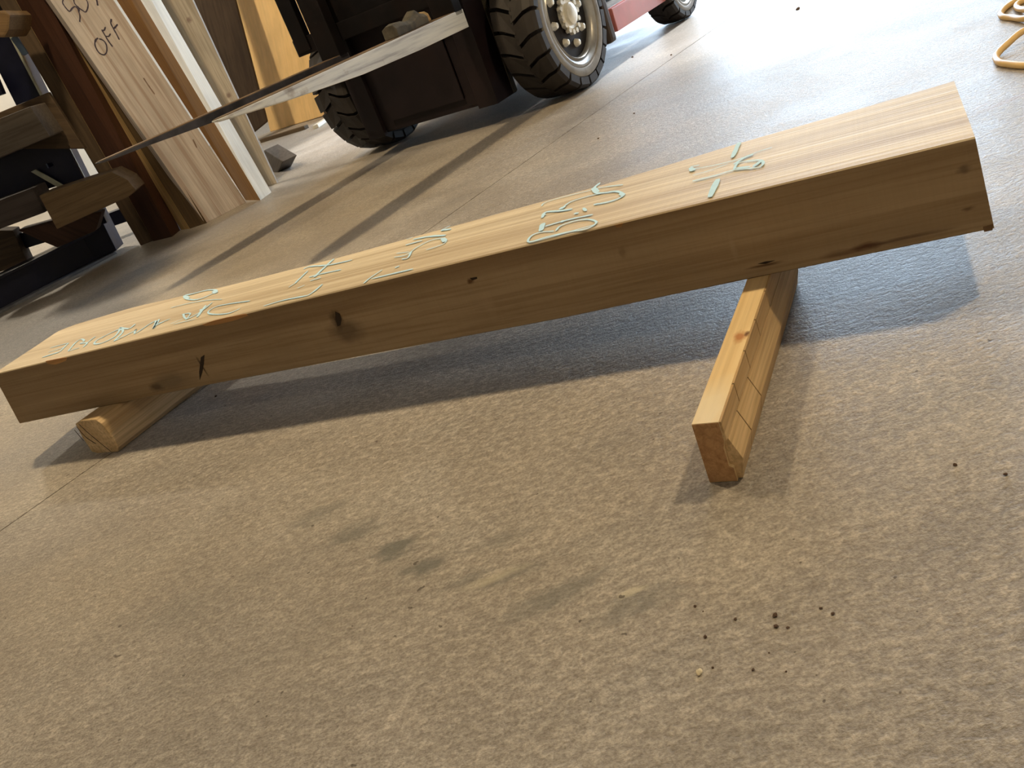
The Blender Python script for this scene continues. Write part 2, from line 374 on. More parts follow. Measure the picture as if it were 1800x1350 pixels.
# E R O M A C Y S, read from the far side
R1((365, 740), (270, 835)); R1((365, 740), (170, 792), w=.0035); R1((325, 785), (150, 840), w=.003); R1((270, 835), (85, 893), w=.0055)
R1((360, 828), (440, 735), (500, 700), (530, 720), (490, 745), (560, 740), (520, 785)); R1((560, 740), (650, 670)); R1((360, 828), (480, 790), w=.003)
R1((760, 660), (660, 715), (640, 750), (720, 740), (850, 675), (900, 600), (800, 640), (710, 690))
R1((845, 722), (940, 620), (905, 580), (1000, 590), (1070, 540), w=.005); R1((845, 722), (1050, 620), (1075, 600), (1070, 640), (1220, 540))
R1((1220, 540), (1290, 510), (1260, 590), (1320, 490), w=.006); R1((1260, 560), (1440, 485)); R1((1290, 555), (1400, 500))
R1((1600, 500), (1650, 430), (1560, 440), w=.0035); R1((1470, 545), (1700, 490), w=.0025)
R2((120, 600), (150, 640), (260, 590), (390, 490)); R2((250, 620), (290, 560), (270, 560), w=.006); R2((330, 515), (250, 625), w=.006)
R2((650, 545), (540, 590), (400, 600), (350, 580), (420, 530), (560, 500), (740, 475), w=.004)
R2((420, 400), (425, 375), (340, 375), (200, 410), (130, 425), (150, 455), (260, 460), (420, 395), w=.005); R2((130, 430), (170, 450), w=.009); R2((395, 385), (430, 400), w=.008)
R2((0, 540), (160, 500), (330, 470), (480, 460), w=.0025); R2((0, 690), (120, 640), w=.0022)
# L-shaped stroke and the struck-through figures
R2((865, 525), (1050, 470), (1280, 425)); R2((1280, 425), (1340, 385), (1415, 320), w=.005)
R2((1240, 180), (1300, 155), (1480, 140), (1690, 95), w=.005); R2((1280, 195), (1160, 310)); R2((1520, 85), (1400, 195), (1340, 255), w=.007)
R2((1290, 255), (1400, 225), (1590, 185), w=.005); R2((1300, 290), (1400, 260)); R2((1100, 350), (1180, 300), w=.003); R2((1180, 360), (1250, 330), w=.0025)
R3((300, 895), (380, 825), (545, 715), w=.0035); R3((400, 835), (650, 775), (950, 705), w=.005); R3((710, 690), (770, 665), w=.006)
R3((860, 315), (950, 285), w=.0025); R3((950, 315), (1170, 275), (1380, 262), w=.006); R3((850, 390), (960, 360), (1070, 330), w=.005)
R3((700, 550), (860, 520), (1000, 420), (1180, 330), (1340, 300), (1390, 330), (1330, 385), (1120, 455), w=.003); R3((1340, 300), (1370, 345), w=.009); R3((730, 500), (900, 480), w=.0025); R3((800, 575), (880, 560), (930, 470), w=.0035)
R3((1320, 195), (1450, 180), w=.007); R3((1320, 195), (1440, 135), w=.003)
R4((430, 520), (480, 470), (700, 400), (1150, 290), w=.0025); R4((1270, 185), (1180, 270), (1210, 330), (1330, 330), (1500, 310), (1600, 350), (1560, 400), (1400, 460), (1180, 500), w=.0055)
R4((1170, 260), (1240, 320), w=.009); R4((1560, 340), (1610, 365), w=.008); R4((1240, 260), (1420, 235), (1600, 215), w=.003); R4((1330, 330), (1100, 380), (850, 460), (740, 540), w=.0035)
R4((440, 690), (490, 610), (700, 590), (870, 565), w=.006); R4((440, 660), (490, 640), w=.009); R4((700, 570), (750, 530), w=.009)
R4((420, 880), (450, 770), w=.009); R4((480, 815), (700, 750), (900, 700), (1170, 645), w=.0055); R4((700, 745), (760, 740), w=.008)
R4((1030, 550), (1070, 595), w=.005); R4((900, 630), (960, 625), w=.005)
R4((640, 880), (700, 810), (900, 740), (1100, 715), (1220, 760), (1080, 850), (800, 900), (500, 970), (260, 1040), (250, 990), (320, 930), (450, 895), (610, 885), w=.004)
R4((250, 1050), (600, 960), (1200, 790), w=.003)
R5((610, 975), (740, 690), w=.009); R5((630, 975), (760, 700), w=.006); R5((970, 350), (1080, 110), w=.008)
R5((340, 725), (700, 635), (1000, 550), (1400, 500), (1440, 400), (1250, 400), (1060, 440), (1000, 540), w=.004); R5((300, 500), (450, 470), w=.004); R5((300, 540), (700, 470), (1060, 380), (1350, 270), (1600, 190), w=.0025)
R5((340, 630), (600, 560), (900, 450), w=.002); R5((1000, 460), (1150, 360), (1300, 300), w=.006); R5((1300, 500), (1430, 400), w=.007); R5((1030, 520), (1250, 500), w=.006); R5((310, 510), (350, 560), w=.008)
bm = bmesh.new()
for i, (px, wd) in enumerate(CH): ribbon(bm, [FL(x, y, ZT) for x, y in px], V((0, 0, 1)), wd * 1.12, .0010 + i * .00002)
build('chalk_writing', bm, M_CHALK, MB, root, world=True)['label'] = 'pale blue chalk lettering and figures across the top face'
def front_plane_pt(x, y):                # pixel -> point on the real (slightly irregular) front face
    p = RP(x, y, O_, n_)
    for _ in range(3):
        u = al(p); z = p.z; s_ = max(0, min(1, (z - ZB) / (ZT - ZB)))
        off = interp(bf, u) * (1 - s_) + interp(tf, u) * s_
        p = RP(x, y, O_ + n_ * (off - .0008), n_)
    return p
for pts in (([(80, 635), (100, 631), (118, 628), (116, 634), (98, 641), (84, 640)]), ([(355, 571), (375, 564), (400, 558), (432, 552), (436, 555), (410, 564), (380, 571), (362, 573)]), ([(1080, 396), (1096, 392), (1092, 399), (1084, 400)])):
    P = [front_plane_pt(*q) for q in pts]; bm = bmesh.new(); loft(bm, [P, [p + n_ * .003 for p in P]])
    build('torn_edge', bm, M_ORANGE, MB, root, world=True)['label'] = 'torn edge showing orange wood'
M_CRACK = plain('dark_crack', (.03, .018, .010), .9)
for pts in ([(589, 548), (597, 552), (600, 562), (598, 572), (593, 574), (590, 562)], [(353, 628), (359, 624), (358, 640), (355, 656), (351, 668), (350, 654)], [(826, 489), (838, 487), (839, 490), (830, 493)], [(1332, 464), (1345, 460), (1362, 458), (1346, 464)]):
    P = [front_plane_pt(*q) for q in pts]; bm = bmesh.new(); loft(bm, [P, [p + n_ * .002 for p in P]])
    build('crack', bm, M_CRACK, MB, root, world=True)
P = [front_plane_pt(*q) for q in ((1728, 399), (1746, 394), (1745, 405), (1730, 408))]; bm = bmesh.new(); loft(bm, [P, [p + n_ * .03 for p in P]])
build('splinter', bm, wood('splinter_wood', (.34, .2, .10), (.2, .11, .05)), MB, root, world=True, bevel=.0008)

# ------------------------------------------------------------------ support blocks
M_SUP = wood('reddish_fir', (.78, .50, .22), (.58, .33, .12), 1.6, .5)
sx, sy, sa = .1839, .9282, 1.0001
d2 = V((math.cos(sa), math.sin(sa), 0)); MS = frame(V((sx, sy, 0)), d2)   # local x along, y to the left, z up
kn = [((.215, -.022, .089), (.022, .012, .02), (.45, .16, .05), .8), ((.222, -.031, .088), (.010, .005, .01), (.12, .04, .02), .9)]
kn.append(((.03, -.017, .089), (.085, .04, .03), (.88, .78, .58), .75))
M_SUP = wood('fir_support_wood', (.84, .64, .36), (.70, .48, .22), 1.3, .5, kn, fine=.25)
M_SUPE = wood('fir_end_grain', (.58, .33, .15), (.36, .18, .075), 9, .6, fine=.2)
M_SUPS = wood('fir_side_wood', (.70, .50, .27), (.50, .32, .15), 1.3, .6)
s = empty('support_batten', MS); tag(s, 'narrow knotty batten on edge, saw kerfs in its side, under the beam right part', 'wood block')
LS = .56
bm = bmesh.new(); prof = [(0, .0), (-.036, .0), (-.036, .021), (-.031, .024), (-.031, .050), (-.034, .060), (-.034, .089), (0, .089)]
loft(bm, [[(x, y, z) for y, z in prof] for x in (0, LS)]); core = build('batten', bm, M_SUP, MS, s, bevel=.0008)
bm = bmesh.new(); loft(bm, [[(x, y, z) for y, z in ((-.0005, .001), (-.0355, .001), (-.0355, .0205), (-.0305, .0235), (-.0305, .050), (-.0335, .060), (-.0335, .088), (-.0005, .088))] for x in (-.0006, .004)])
build('end_grain', bm, M_SUPE, MS, s)['label'] = 'darker end grain face with growth rings'
for i, (a, b) in enumerate(((.0005, .087), (.0893, .172), (.1743, .262), (.2643, .355), (.3573, LS))):
    bm = bmesh.new(); loft(bm, [[(x, y, z) for y, z in ((-.034, .061), (-.0375, .061), (-.0368, .0885), (-.034, .0885))] for x in (a, b)])
    build('upper_strip', bm, M_SUPS, MS, s, bevel=.0006)
for i, (a, b) in enumerate(((.005, .066), (.0682, .148), (.1502, LS))):
    bm = bmesh.new(); loft(bm, [[(x, y, z) for y, z in ((-.031, .001), (-.042, .001), (-.049, .030), (-.038, .0605), (-.031, .0605))] for x in (a, b)])
    build('lower_strip', bm, M_SUPS, MS, s, bevel=.0006)
for a in (.0882, .1732, .2632, .3562):  # dark fill paints the shade inside the kerf gaps, here and below
    bm = bmesh.new(); loft(bm, [[(x, y, z) for y, z in ((-.034, .062), (-.0366, .062), (-.0360, .088), (-.034, .088))] for x in (a - .0010, a + .0010)]); build('kerf_shade', bm, M_CRACK, MS, s)
for a in (.0671, .1491):
    bm = bmesh.new(); loft(bm, [[(x, y, z) for y, z in ((-.031, .001), (-.0412, .001), (-.0480, .030), (-.0374, .0598), (-.031, .0598))] for x in (a - .0010, a + .0010)]); build('kerf_shade', bm, M_CRACK, MS, s)
lx, ly, la = -.9708, 1.9734, .9315
d3 = V((math.cos(la), math.sin(la), 0)); ML = frame(V((lx, ly, 0)), d3)
M_BLK = wood('rough_block_wood', (.74, .56, .34), (.52, .34, .16), 1.3, .65, [((-.002, -.06, .045), (.02, .03, .03), (.55, .36, .16), .4)])
s = empty('support_block', ML); tag(s, 'short thick rough block with a cracked end, under the left end of the beam', 'wood block')
bm = bmesh.new(); rg = []
for i in range(13):
    x = i / 12 * .62; r = []
    for (y, z) in ((0, .004), (-.02, 0), (-.10, 0), (-.1108, .012), (-.113, .05), (-.106, .080), (-.090, .089), (-.03, .089), (-.006, .082), (.003, .045)):
        jx = .003 * noise.noise(V((x * 9, y * 30, z * 30))); r.append((x + (.006 * noise.noise(V((3, y * 60, z * 60))) if i == 0 else 0), y + jx, z if z in (0, .089) else z + jx))
    rg.append(r)
loft(bm, rg); build('block', bm, M_BLK, ML, s, bevel=.0025)
for q in (((-.035, .086), (-.050, .060), (-.068, .034), (-.090, .006)), ((-.02, .08), (-.03, .05), (-.052, .03)), ((-.004, .072), (-.012, .04))):
    bm = bmesh.new(); r0 = []
    ribbon(bm, [V((-.004, y, z)) for y, z in q], V((-1, 0, 0)), .0030, .0035); build('end_crack', bm, M_CRACK, ML, s)

# ------------------------------------------------------------------ forklift (local x = rearwards, y = away from the viewer, z up)
TH = math.radians(50); rV = V((math.cos(TH), math.sin(TH), 0)); C0 = V((.293, 4.655, 0)); MF = frame(C0, rV)
fk = empty('forklift', MF); tag(fk, 'dark forklift with raised forks and a faded red side panel, parked behind the beam', 'forklift')
def wheel(x, yo, sgn, R, W, nl, near):
    """yo = outer face y, sgn = -1 when the outer face looks to -y"""
    M = MF @ Matrix.Translation((x, yo, R)) @ (Matrix.Identity(4) if sgn < 0 else Matrix.Rotation(math.pi, 4, 'Z'))
    k = R / .335
    bm = bmesh.new()
    lathe_y(bm, [(.230 * k, .028), (.238 * k, .010), (.262 * k, .0), (.283 * k, .006), (.303 * k, .022), (.306 * k, W * .5), (.303 * k, W - .022), (.283 * k, W - .006), (.240 * k, W - .004), (.225 * k, W - .03)], 56)
    wh = build('wheel', bm, M_RUBBER, M, fk, smooth=True)
    # one lug mesh, shared by all
    def lug(flip):
        bm = bmesh.new(); pitch = 2 * math.pi / nl; hw = pitch * .435; rings = []
        for yy, ri, ro, sk in ((-.002, .285, .318, 0), (.012, .30, .331, 0), (.05, .30, .335, .08), (W * .52, .30, .335, .42)):
            r = []
            for rr, aa in ((ri, -hw), (ro, -hw * .94), (ro, hw * .94), (ri, hw)):
                a = aa + sk * pitch; r.append((rr * k * math.cos(a), (yy if not flip else W - yy), rr * k * math.sin(a)))
            rings.append(r)
        loft(bm, rings); bmesh.ops.recalc_face_normals(bm, faces=bm.faces)
        me = bpy.data.meshes.new('tread_lug'); bm.to_mesh(me); bm.free(); me.materials.append(M_RUBBER if flip else M_LUG); return me
    for fl in (0, 1):
        me = lug(fl)
        for i in range(nl):
            a = 2 * math.pi * (i + .5 * fl) / nl
            o = bpy.data.objects.new('tread_lug', me); COL.objects.link(o); o.parent = wh; o.matrix_basis = Matrix.Rotation(-a, 4, 'Y')
    def sub(nm, prof, mat, cl=True, n=48):
        b = bmesh.new(); lathe_y(b, [(r * k, y) for r, y in prof], n, cl); return build(nm, b, mat, M, wh, smooth=True)
    sub('sidewall_ring', [(.236, .012), (.244, .000), (.262, -.0045), (.280, .000), (.287, .010), (.26, .02)], M_SIDEW)
    sub('rim', [(.189, .034), (.192, .014), (.197, .008), (.206, .018), (.216, .005), (.226, .0), (.238, .006), (.236, .03), (.20, .06)], M_RIM)
    sub('wheel_disc', [(.192, .034), (.185, .040), (.12, .038), (.10, .032), (.02, .032)], M_DARK, False)
    sub('hub', [(.072, .034), (.072, .016), (.064, .010), (.050, .012), (.047, -.004), (.038, -.010), (.018, -.012), (.004, -.012)], M_HUB, False, 28)
    b = bmesh.new(); lathe_y(b, [(.0125, .0), (.0125, .020), (.004, .022)][::-1], 6, False); me = bpy.data.meshes.new('hub_bolt'); b.to_mesh(me); b.free(); me.materials.append(M_HUB)
    for i in range(14):
        a = 2 * math.pi * i / 14; o = bpy.data.objects.new('hub_bolt', me); COL.objects.link(o); o.parent = wh; o.matrix_basis = Matrix.Translation((.076 * k * math.cos(a), .004, .080 * k * math.sin(a)))
    b = bmesh.new(); lathe_y(b, [(.004, -.012), (.013, -.010), (.017, .0), (.021, .012)], 8, False); me = bpy.data.meshes.new('wheel_nut'); b.to_mesh(me); b.free(); me.materials.append(M_HUB)
    for i in range(8):
        a = 2 * math.pi * (i + .18) / 8; o = bpy.data.objects.new('wheel_nut', me); COL.objects.link(o); o.parent = wh; o.matrix_basis = Matrix.Translation((.135 * k * math.cos(a), .024, .132 * k * math.sin(a)))
    return wh
M_LUG = plain('scuffed_lug_rubber', (.024, .019, .017), .6, 0, .3, 14, .2, ((.035, .028, .025), .4))
wheel(.085, -.705, -1, .335, .23, 21, True); wheel(.085, .705, 1, .335, .23, 21, False)
wheel(1.40, -.725, -1, .245, .16, 18, True); wheel(1.40, .725, 1, .245, .16, 18, False)
def P(name, d, mat=M_DARK, bevel=.004): return box(name, d, mat, MF, fk, bevel)
P('axle', (.02, .15, -.47, .47, .26, .42))
P('chassis', (.0, 1.62, -.44, .44, .22, .60)); P('counterweight', (1.62, 2.05, -.55, .55, .30, 1.15), M_RED, .03)
P('engine_cover', (.62, 1.62, -.42, .42, .60, 1.02), M_RED, .02); P('floor_plate', (.06, .62, -.50, .50, .55, .60))
P('front_cowl', (-.06, .04, -.46, .46, .20, 1.15), M_DARK, .01)
P('seat', (.85, 1.30, -.24, .24, 1.02, 1.14), M_DARK, .03); P('seat_back', (1.24, 1.34, -.24, .24, 1.12, 1.6), M_DARK, .03)
for y in (-.48, .42):
    P('guard_post', (.0, .06, y, y + .06, 1.1, 2.1)); P('guard_post', (1.5, 1.56, y, y + .06, 1.0, 2.1))
P('overhead_guard', (-.02, 1.58, -.5, .5, 2.1, 2.15))
P('side_panel', (.50, 1.17, -.70, -.66, .150, .262), M_RED, .004); P('step_plate', (.50, 1.17, -.66, -.44, .245, .262), M_STEP, .002)
P('side_panel', (.50, 1.17, .66, .70, .150, .262), M_RED, .004)
P('mud_flap', (.405, .475, -.70, -.47, .115, .66), M_FLAP, .02); P('mud_flap', (.405, .475, .47, .70, .115, .66), M_FLAP, .02)
# mast: channel rails standing in front of the axle
for sg in (-1, 1):
    a, b = sorted((sg * .27, sg * .40))
    P('outer_rail', (-.27, -.10, min(sg * .355, sg * .41), max(sg * .355, sg * .41), .10, 2.25), M_MAST); P('rail_flange', (-.285, -.262, min(sg * .30, sg * .41), max(sg * .30, sg * .41), .10, 2.25), M_MAST, .002)
    P('inner_rail', (-.25, -.12, min(sg * .285, sg * .335), max(sg * .285, sg * .335), .12, 2.2), M_MAST); P('rail_flange', (-.262, -.243, min(sg * .23, sg * .32), max(sg * .23, sg * .32), .12, 2.2), M_MAST, .002)
    P('worn_edge', (-.135, -.10, min(sg * .409, sg * .414), max(sg * .409, sg * .414), .105, 2.2), M_WEAR, .001)
    bm = bmesh.new(); bmesh.ops.create_cone(bm, cap_ends=True, segments=20, radius1=.035, radius2=.035, depth=1.4, matrix=Matrix.Translation((-.17, sg * .19, .86))); build('lift_cylinder', bm, M_MAST, MF, fk, smooth=True)
P('lower_crossmember', (-.26, -.12, -.30, .30, .11, .26), M_MAST); P('upper_crossmember', (-.26, -.12, -.30, .30, 1.9, 2.05), M_MAST)
P('tilt_plate', (-.10, .0, -.30, .30, .20, .42), M_DARK)
bm = bmesh.new(); bx(bm, -.275, -.268, -.23, .23, .16, .60); build('mast_backplate', bm, M_MAST, MF, fk)
# carriage and load guard
P('lower_carriage_bar', (-.36, -.29, -.46, .56, .585, .665)); P('upper_carriage_bar', (-.36, -.29, -.46, .56, .93, 1.02))
P('carriage_plate', (-.335, -.30, -.44, .375, .60, .99)); P('guard_bar', (-.37, -.33, .455, .545, .60, 1.9))
P('guard_bar', (-.37, -.33, .345, .375, .95, 1.9)); P('guard_bar', (-.37, -.33, -.05, -.02, .95, 1.9)); P('guard_bar', (-.37, -.33, -.46, -.42, .95, 1.9)); P('guard_top', (-.37, -.33, -.46, .545, 1.86, 1.92))
def fork(y0, y1, T, mat):
    ztop = .532; bm = bmesh.new(); rings = []
    for x, th_, ins in zip((-.362, -.75, -1.12, -1.4, -1.6, -1.75, -1.80), T, (0, 0, 0, 0, .004, .02, .045)):
        rings.append([(x, y0 + ins, ztop - th_), (x, y1 - ins, ztop - th_), (x, y1 - ins, ztop - .0015), (x, y0 + ins, ztop - .0015)])
    loft(bm, rings); bl = build('fork', bm, mat, MF, fk, bevel=.002)
    bm = bmesh.new(); rings = []
    for x, ins in ((-.40, .003), (-1.55, .006), (-1.75, .022), (-1.795, .046)): rings.append([(x, y0 + ins, ztop - .003), (x, y1 - ins, ztop - .003), (x, y1 - ins, ztop + .001), (x, y0 + ins, ztop + .001)])
    loft(bm, rings); build('worn_top', bm, M_FTOP, MF, bl)
    bm = bmesh.new(); bx(bm, -.425, -.366, y0, y1, ztop - .02, 1.02); build('shank', bm, M_DARK, MF, bl, bevel=.004)
    bm = bmesh.new(); bx(bm, -.44, -.35, y0 + .01, y1 - .01, .95, 1.04); build('hook', bm, M_DARK, MF, bl, bevel=.004)
    return bl
M_FORKD = plain('shaded_fork_steel', (.055, .055, .07), .45, .35, .5, 10, .2)  # far fork's shade painted as a darker copy of the fork steel
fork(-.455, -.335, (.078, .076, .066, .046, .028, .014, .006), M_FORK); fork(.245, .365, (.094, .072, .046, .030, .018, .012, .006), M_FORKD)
# wood scrap lying on the near fork
MO = MF @ Matrix.Translation((-.68, -.395, .5335)) @ Matrix.Rotation(math.radians(3), 4, 'Z')
M_SCR = plain('grey_weathered_bark', (.075, .068, .055), .85, 0, .45, 26, .6, ((.14, .115, .075), .5))
sc = empty('wood_scrap', MO); tag(sc, 'short grey broken wood chunk lying on the near fork', 'wood scrap')
bm = bmesh.new(); rg = []
for i in range(9):
    x = -.14 + i * .03; h = .058 * (.85 + .3 * noise.noise(V((x * 14, 0, 0)))) + (.012 if i == 6 else 0)
    rg.append([(x, -.035, 0), (x, .035, 0), (x + .003, .036, h * .8), (x, .01, h), (x - .002, -.026, h * .95), (x, -.037, h * .6)])
loft(bm, rg); build('chunk', bm, M_SCR, MO, sc, bevel=.003)
bm = bmesh.new(); rg = []
for x, y, h in ((.085, .022, .05), (.12, .022, .046), (.15, .014, .034), (.165, .005, .015)): rg.append([(x, -y, .004), (x, y, .004), (x, y * .8, h), (x, -y * .8, h)])
loft(bm, rg); build('broken_tip', bm, wood('fresh_broken_wood', (.72, .52, .28), (.5, .33, .16)), MO, sc, bevel=.004)['label'] = 'pale freshly broken tip'

# ------------------------------------------------------------------ leaning boards, rack, stacked timbers
UP = V((0, 0, 1))
def ext(b, t, z):                         # carry the line b->t up to height z
    s = (z - b.z) / (t.z - b.z); return b + (t - b) * s
def board1(name, bl, br, tr, tl, thick, lean, mat, ztop=2.7, Y=None, parent=None, z0=None):
    """a board with its front face through four photo pixels, standing on the floor"""
    A = FL(*bl); B = FL(*br)
    if Y is not None:
        A = AT(*bl, Y); B = AT(*br, Y)
    hz = (B - A); hz.z = 0; hz.normalize(); back = V((-hz.y, hz.x, 0))
    if Y is not None: A = V((A.x, A.y, 0)); B = V((B.x, B.y, 0))
    n = (back - UP * lean).normalized()
    TL = RP(*tl, A, n); TR = RP(*tr, A, n); B = RP(*br, A, n)
    if z0 is not None: A = ext(A, TL, z0); B = ext(B, TR, z0)
    if ztop: TL = ext(A, TL, ztop); TR = ext(B, TR, ztop)
    t = n * thick
    if t.dot(back) < 0: t = -t
    bm = bmesh.new(); loft(bm, [[A, B, B + t, A + t], [TL, TR, TR + t, TL + t]])
    M = frame((A + B) / 2, (TL + TR - A - B), back)
    return bm, M, (A, B, TL, TR, n, t)
def board2(L, C, R, Lt, Ct, Rt, dy, ztop=2.7, Yc=None):
    """a board showing an edge face (L-C) and a broad face (C-R); pixels at the floor and higher up"""
    b = [FL(*p) for p in (L, C, R)]; t = [AT(*p, q.y + dy) for p, q in zip((Lt, Ct, Rt), b)]
    t = [ext(p, q, ztop) for p, q in zip(b, t)]
    b.append(b[0] + b[2] - b[1]); t.append(t[0] + t[2] - t[1])
    bm = bmesh.new(); loft(bm, [b, t]); return bm, frame(b[1], t[1] - b[1], V((0, 1, 0)))
W_OFF = wood('greyish_pink_board_wood', (.62, .57, .55), (.46, .41, .385), .9, .6, fine=.3, streak=(.36, .28, .24))
W_RED = wood('shaded_dark_red_wood', (.075, .03, .017), (.05, .02, .01), .8, .6)  # broad face turned from the lamps, its shade painted in
W_TAN = wood('lit_tan_edge_wood', (.66, .48, .24), (.5, .34, .15), .8, .6)  # lamp light on the board edges, painted as a lighter tan
W_BRN = wood('brown_board_wood', (.11, .07, .032), (.075, .045, .02), .8, .6)
W_AMB = wood('shaded_amber_wood', (.36, .19, .05), (.28, .14, .035), .8, .55)  # shaded side of the cream board, painted as a darker amber
W_WHT = wood('cream_board_wood', (.86, .80, .66), (.74, .66, .50), 1, .55, fine=.2)
W_ORG = wood('orange_slab_wood', (.84, .55, .23), (.77, .49, .19), .5, .5, fine=.15)
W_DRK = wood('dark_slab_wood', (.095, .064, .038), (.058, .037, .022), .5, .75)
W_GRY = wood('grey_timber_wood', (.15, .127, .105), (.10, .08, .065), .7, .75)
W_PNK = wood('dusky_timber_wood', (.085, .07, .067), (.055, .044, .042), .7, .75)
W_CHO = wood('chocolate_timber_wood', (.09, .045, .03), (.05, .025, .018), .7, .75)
# main board with the marker writing
bm, M, q = board1('board', (361, 393), (433, 356), (200, 0), (88, 0), .05, .12, W_OFF)
o = empty('leaning_board', M); tag(o, 'wide greyish pink leaning board with OFF written on it in dark marker', 'board', 'boards leaning in a row beside the rack')
build('plank', bm, W_OFF, M, o, world=True, bevel=.003)
A, B, TL, TR, n, t = q; nf = -t.normalized()
STROKES = ((.006, [(375, -30), (395, 70), (460, 150), (560, 225), (650, 270), (700, 150), (690, 50), (640, -40)]), (.006, [(145, -20), (130, 70), (210, 190), (285, 255), (340, 190), (400, 150), (460, 190), (510, 320), (520, 400), (512, 500)]), (.009, [(450, 140), (490, 200), (500, 260)]), (.008, [(890, -30), (905, 40), (922, 130)]),
                (.008, [(930, 860), (880, 900), (860, 960)]), (.0065, [(880, 880), (855, 980), (890, 1100), (960, 1200), (1060, 1240), (1120, 1180), (1125, 1060), (1090, 960), (1020, 900), (950, 880)]),
                (.0065, [(1010, 670), (1080, 790), (1170, 940), (1260, 1060)]), (.007, [(1030, 690), (1070, 680), (1095, 610)]), (.006, [(1110, 820), (1170, 820), (1210, 760)]),
                (.007, [(1225, 430), (1215, 520), (1270, 640), (1350, 780), (1410, 900)]), (.008, [(1230, 430), (1222, 500)]), (.008, [(1285, 650), (1330, 600), (1370, 550)]))
for nm, part in (('marker_figures', STROKES[:4]), ('marker_word', STROKES[4:])):
    bm = bmesh.new()
    for i, (wd, pts) in enumerate(part): ribbon(bm, [RP(*p, A, n) for p in crop(100, 0, 12.857, pts)], nf, wd, .0012 + i * .00003)
    build(nm, bm, M_MARK, M, o, world=True)
bm = bmesh.new()
ribbon(bm, [RP(*p, A, n) for p in ((252, 137), (262, 152), (272, 166))], nf, .007, .001); ribbon(bm, [RP(*p, A, n) for p in ((339, 245), (346, 260))], nf, .008, .001)
build('knot_mark', bm, plain('brown_knot', (.20, .14, .11), .8), M, o, world=True)
def two(L, C, R, Lt, Ct, Rt, dy, mat_face, mat_edge, label, strip=None, grp='boards leaning in a row beside the rack'):
    bm, M = board2(L, C, R, Lt, Ct, Rt, dy)
    o = build('leaning_board', bm, mat_face, M, None, world=True)
    me = o.data; me.materials.append(mat_edge)
    return tag(o, label, 'board', grp)
def setface(o, idx, mi=1): o.data.polygons[idx].material_index = mi
# loft ring order L, C, R, back: face 0 = L-C (edge), face 1 = C-R (broad); tones paint lit and shaded sides
o = two((270, 424), (288, 410), (320, 402), (28, 0), (38, 0), (92, 0), .14, W_RED, W_TAN, 'dark red leaning board with a lit tan left edge, next to the rack'); setface(o, 0)
o = two((318, 404), (334, 402), (364, 392), (70, -5), (98, 20), (126, 20), .14, W_BRN, W_TAN, 'narrow brown leaning board with a lit tan left edge, left of the board marked OFF'); setface(o, 0)
o = two((432, 352), (458, 352), (477, 338), (205, 0), (247, 0), (283, 0), .14, W_WHT, W_AMB, 'leaning board with a lit cream face and a shaded amber face, right of the board marked OFF'); setface(o, 0)
bm, M, q = board1('board', (468, 329), (487, 322), (338, 0), (262, 0), .022, .14, wood('beige_board_wood', (.50, .42, .32), (.40, .32, .23), .8, .65))
MI = M.inverted(); kk = [(tuple(MI @ RP(x, y, q[0], q[4])), (.02, .02, .02), (.20, .13, .10), .8) for x, y in ((332, 35), (402, 168))]
o = build('leaning_board', bm, wood('beige_knotty_board_wood', (.50, .42, .32), (.40, .32, .23), .8, .65, kk), M, None, world=True, bevel=.003); tag(o, 'beige knotty leaning board, rightmost of the row and half behind the cream one', 'board', 'boards leaning in a row beside the rack')
bm, M, q = board1('board', (247, 432), (292, 414), (37, 0), (-6, 0), .05, .10, W_BRN, ztop=1.75)
o = build('leaning_board', bm, W_DRK, M, None, world=True, bevel=.004); tag(o, 'dark brown shaded board standing right behind the rack timbers', 'board', 'boards leaning in a row beside the rack')
# far slabs
bm, M, q = board1('slab', (392, 246), (470, 214), (414, 0), (335, 0), .07, .06, W_DRK, Y=8.8)
tag(build('wood_slab', bm, W_DRK, M, None, world=True, bevel=.01), 'wide dark brown live-edge slab in the shade behind the leaning boards', 'wood slab')
A = FL(475, 232); B = FL(600, 196); Yo = A.y
pts = [(475, 232), (535, 214), (594, 196), (598, 186), (588, 150), (566, 80), (546, 0), (411, 0), (421, 50), (444, 118), (455, 152)]
hz = (B - A); hz.z = 0; hz.normalize(); back = V((-hz.y, hz.x, 0)); n = (back - UP * .1).normalized()
Pq = [RP(x, y, A, n) for x, y in pts]; Pq[6] = ext(Pq[5], Pq[6], 2.6); Pq[7] = ext(Pq[8], Pq[7], 2.6)
bm = bmesh.new(); loft(bm, [Pq, [p + n * .07 for p in Pq]]); M = frame(A, Pq[7] - A, back)
o = empty('wood_slab', M); tag(o, 'tall orange live-edge slab standing beyond the forks', 'wood slab')
build('slab', bm, W_ORG, M, o, world=True, bevel=.006)
bm = bmesh.new(); ribbon(bm, [RP(*p, A, n) for p in ((567, 166), (570, 190), (573, 204))], -n, .03, .004); build('bark_crack', bm, M_CRACK, M, o, world=True)
# strips of wood on the floor under the far slab
def floor_stick(a, b, w, h, mat, label, z=0):
    A, B = FL(*a), FL(*b); L = (B - A).length; M = frame(A, B - A); bm = bmesh.new(); bx(bm, 0, L, -w / 2, w / 2, 0, h)
    return tag(build('wood_strip', bm, mat, M, bevel=.004), label, 'wood strip')
floor_stick((462, 250), (540, 226), .05, .03, W_BRN, 'thin dark wood strip on the floor below the orange slab')
floor_stick((556, 226), (600, 196), .05, .03, W_WHT, 'pale splintered strip on the floor beside the orange slab')
bm, M, q = board1('block', (455, 303), (488, 303), (497, 284), (464, 264), .10, 0, W_GRY, ztop=None)
tag(build('floor_block', bm, W_GRY, M, None, world=True, bevel=.005), 'small grey wood block on the floor right of the leaning boards', 'wood block')
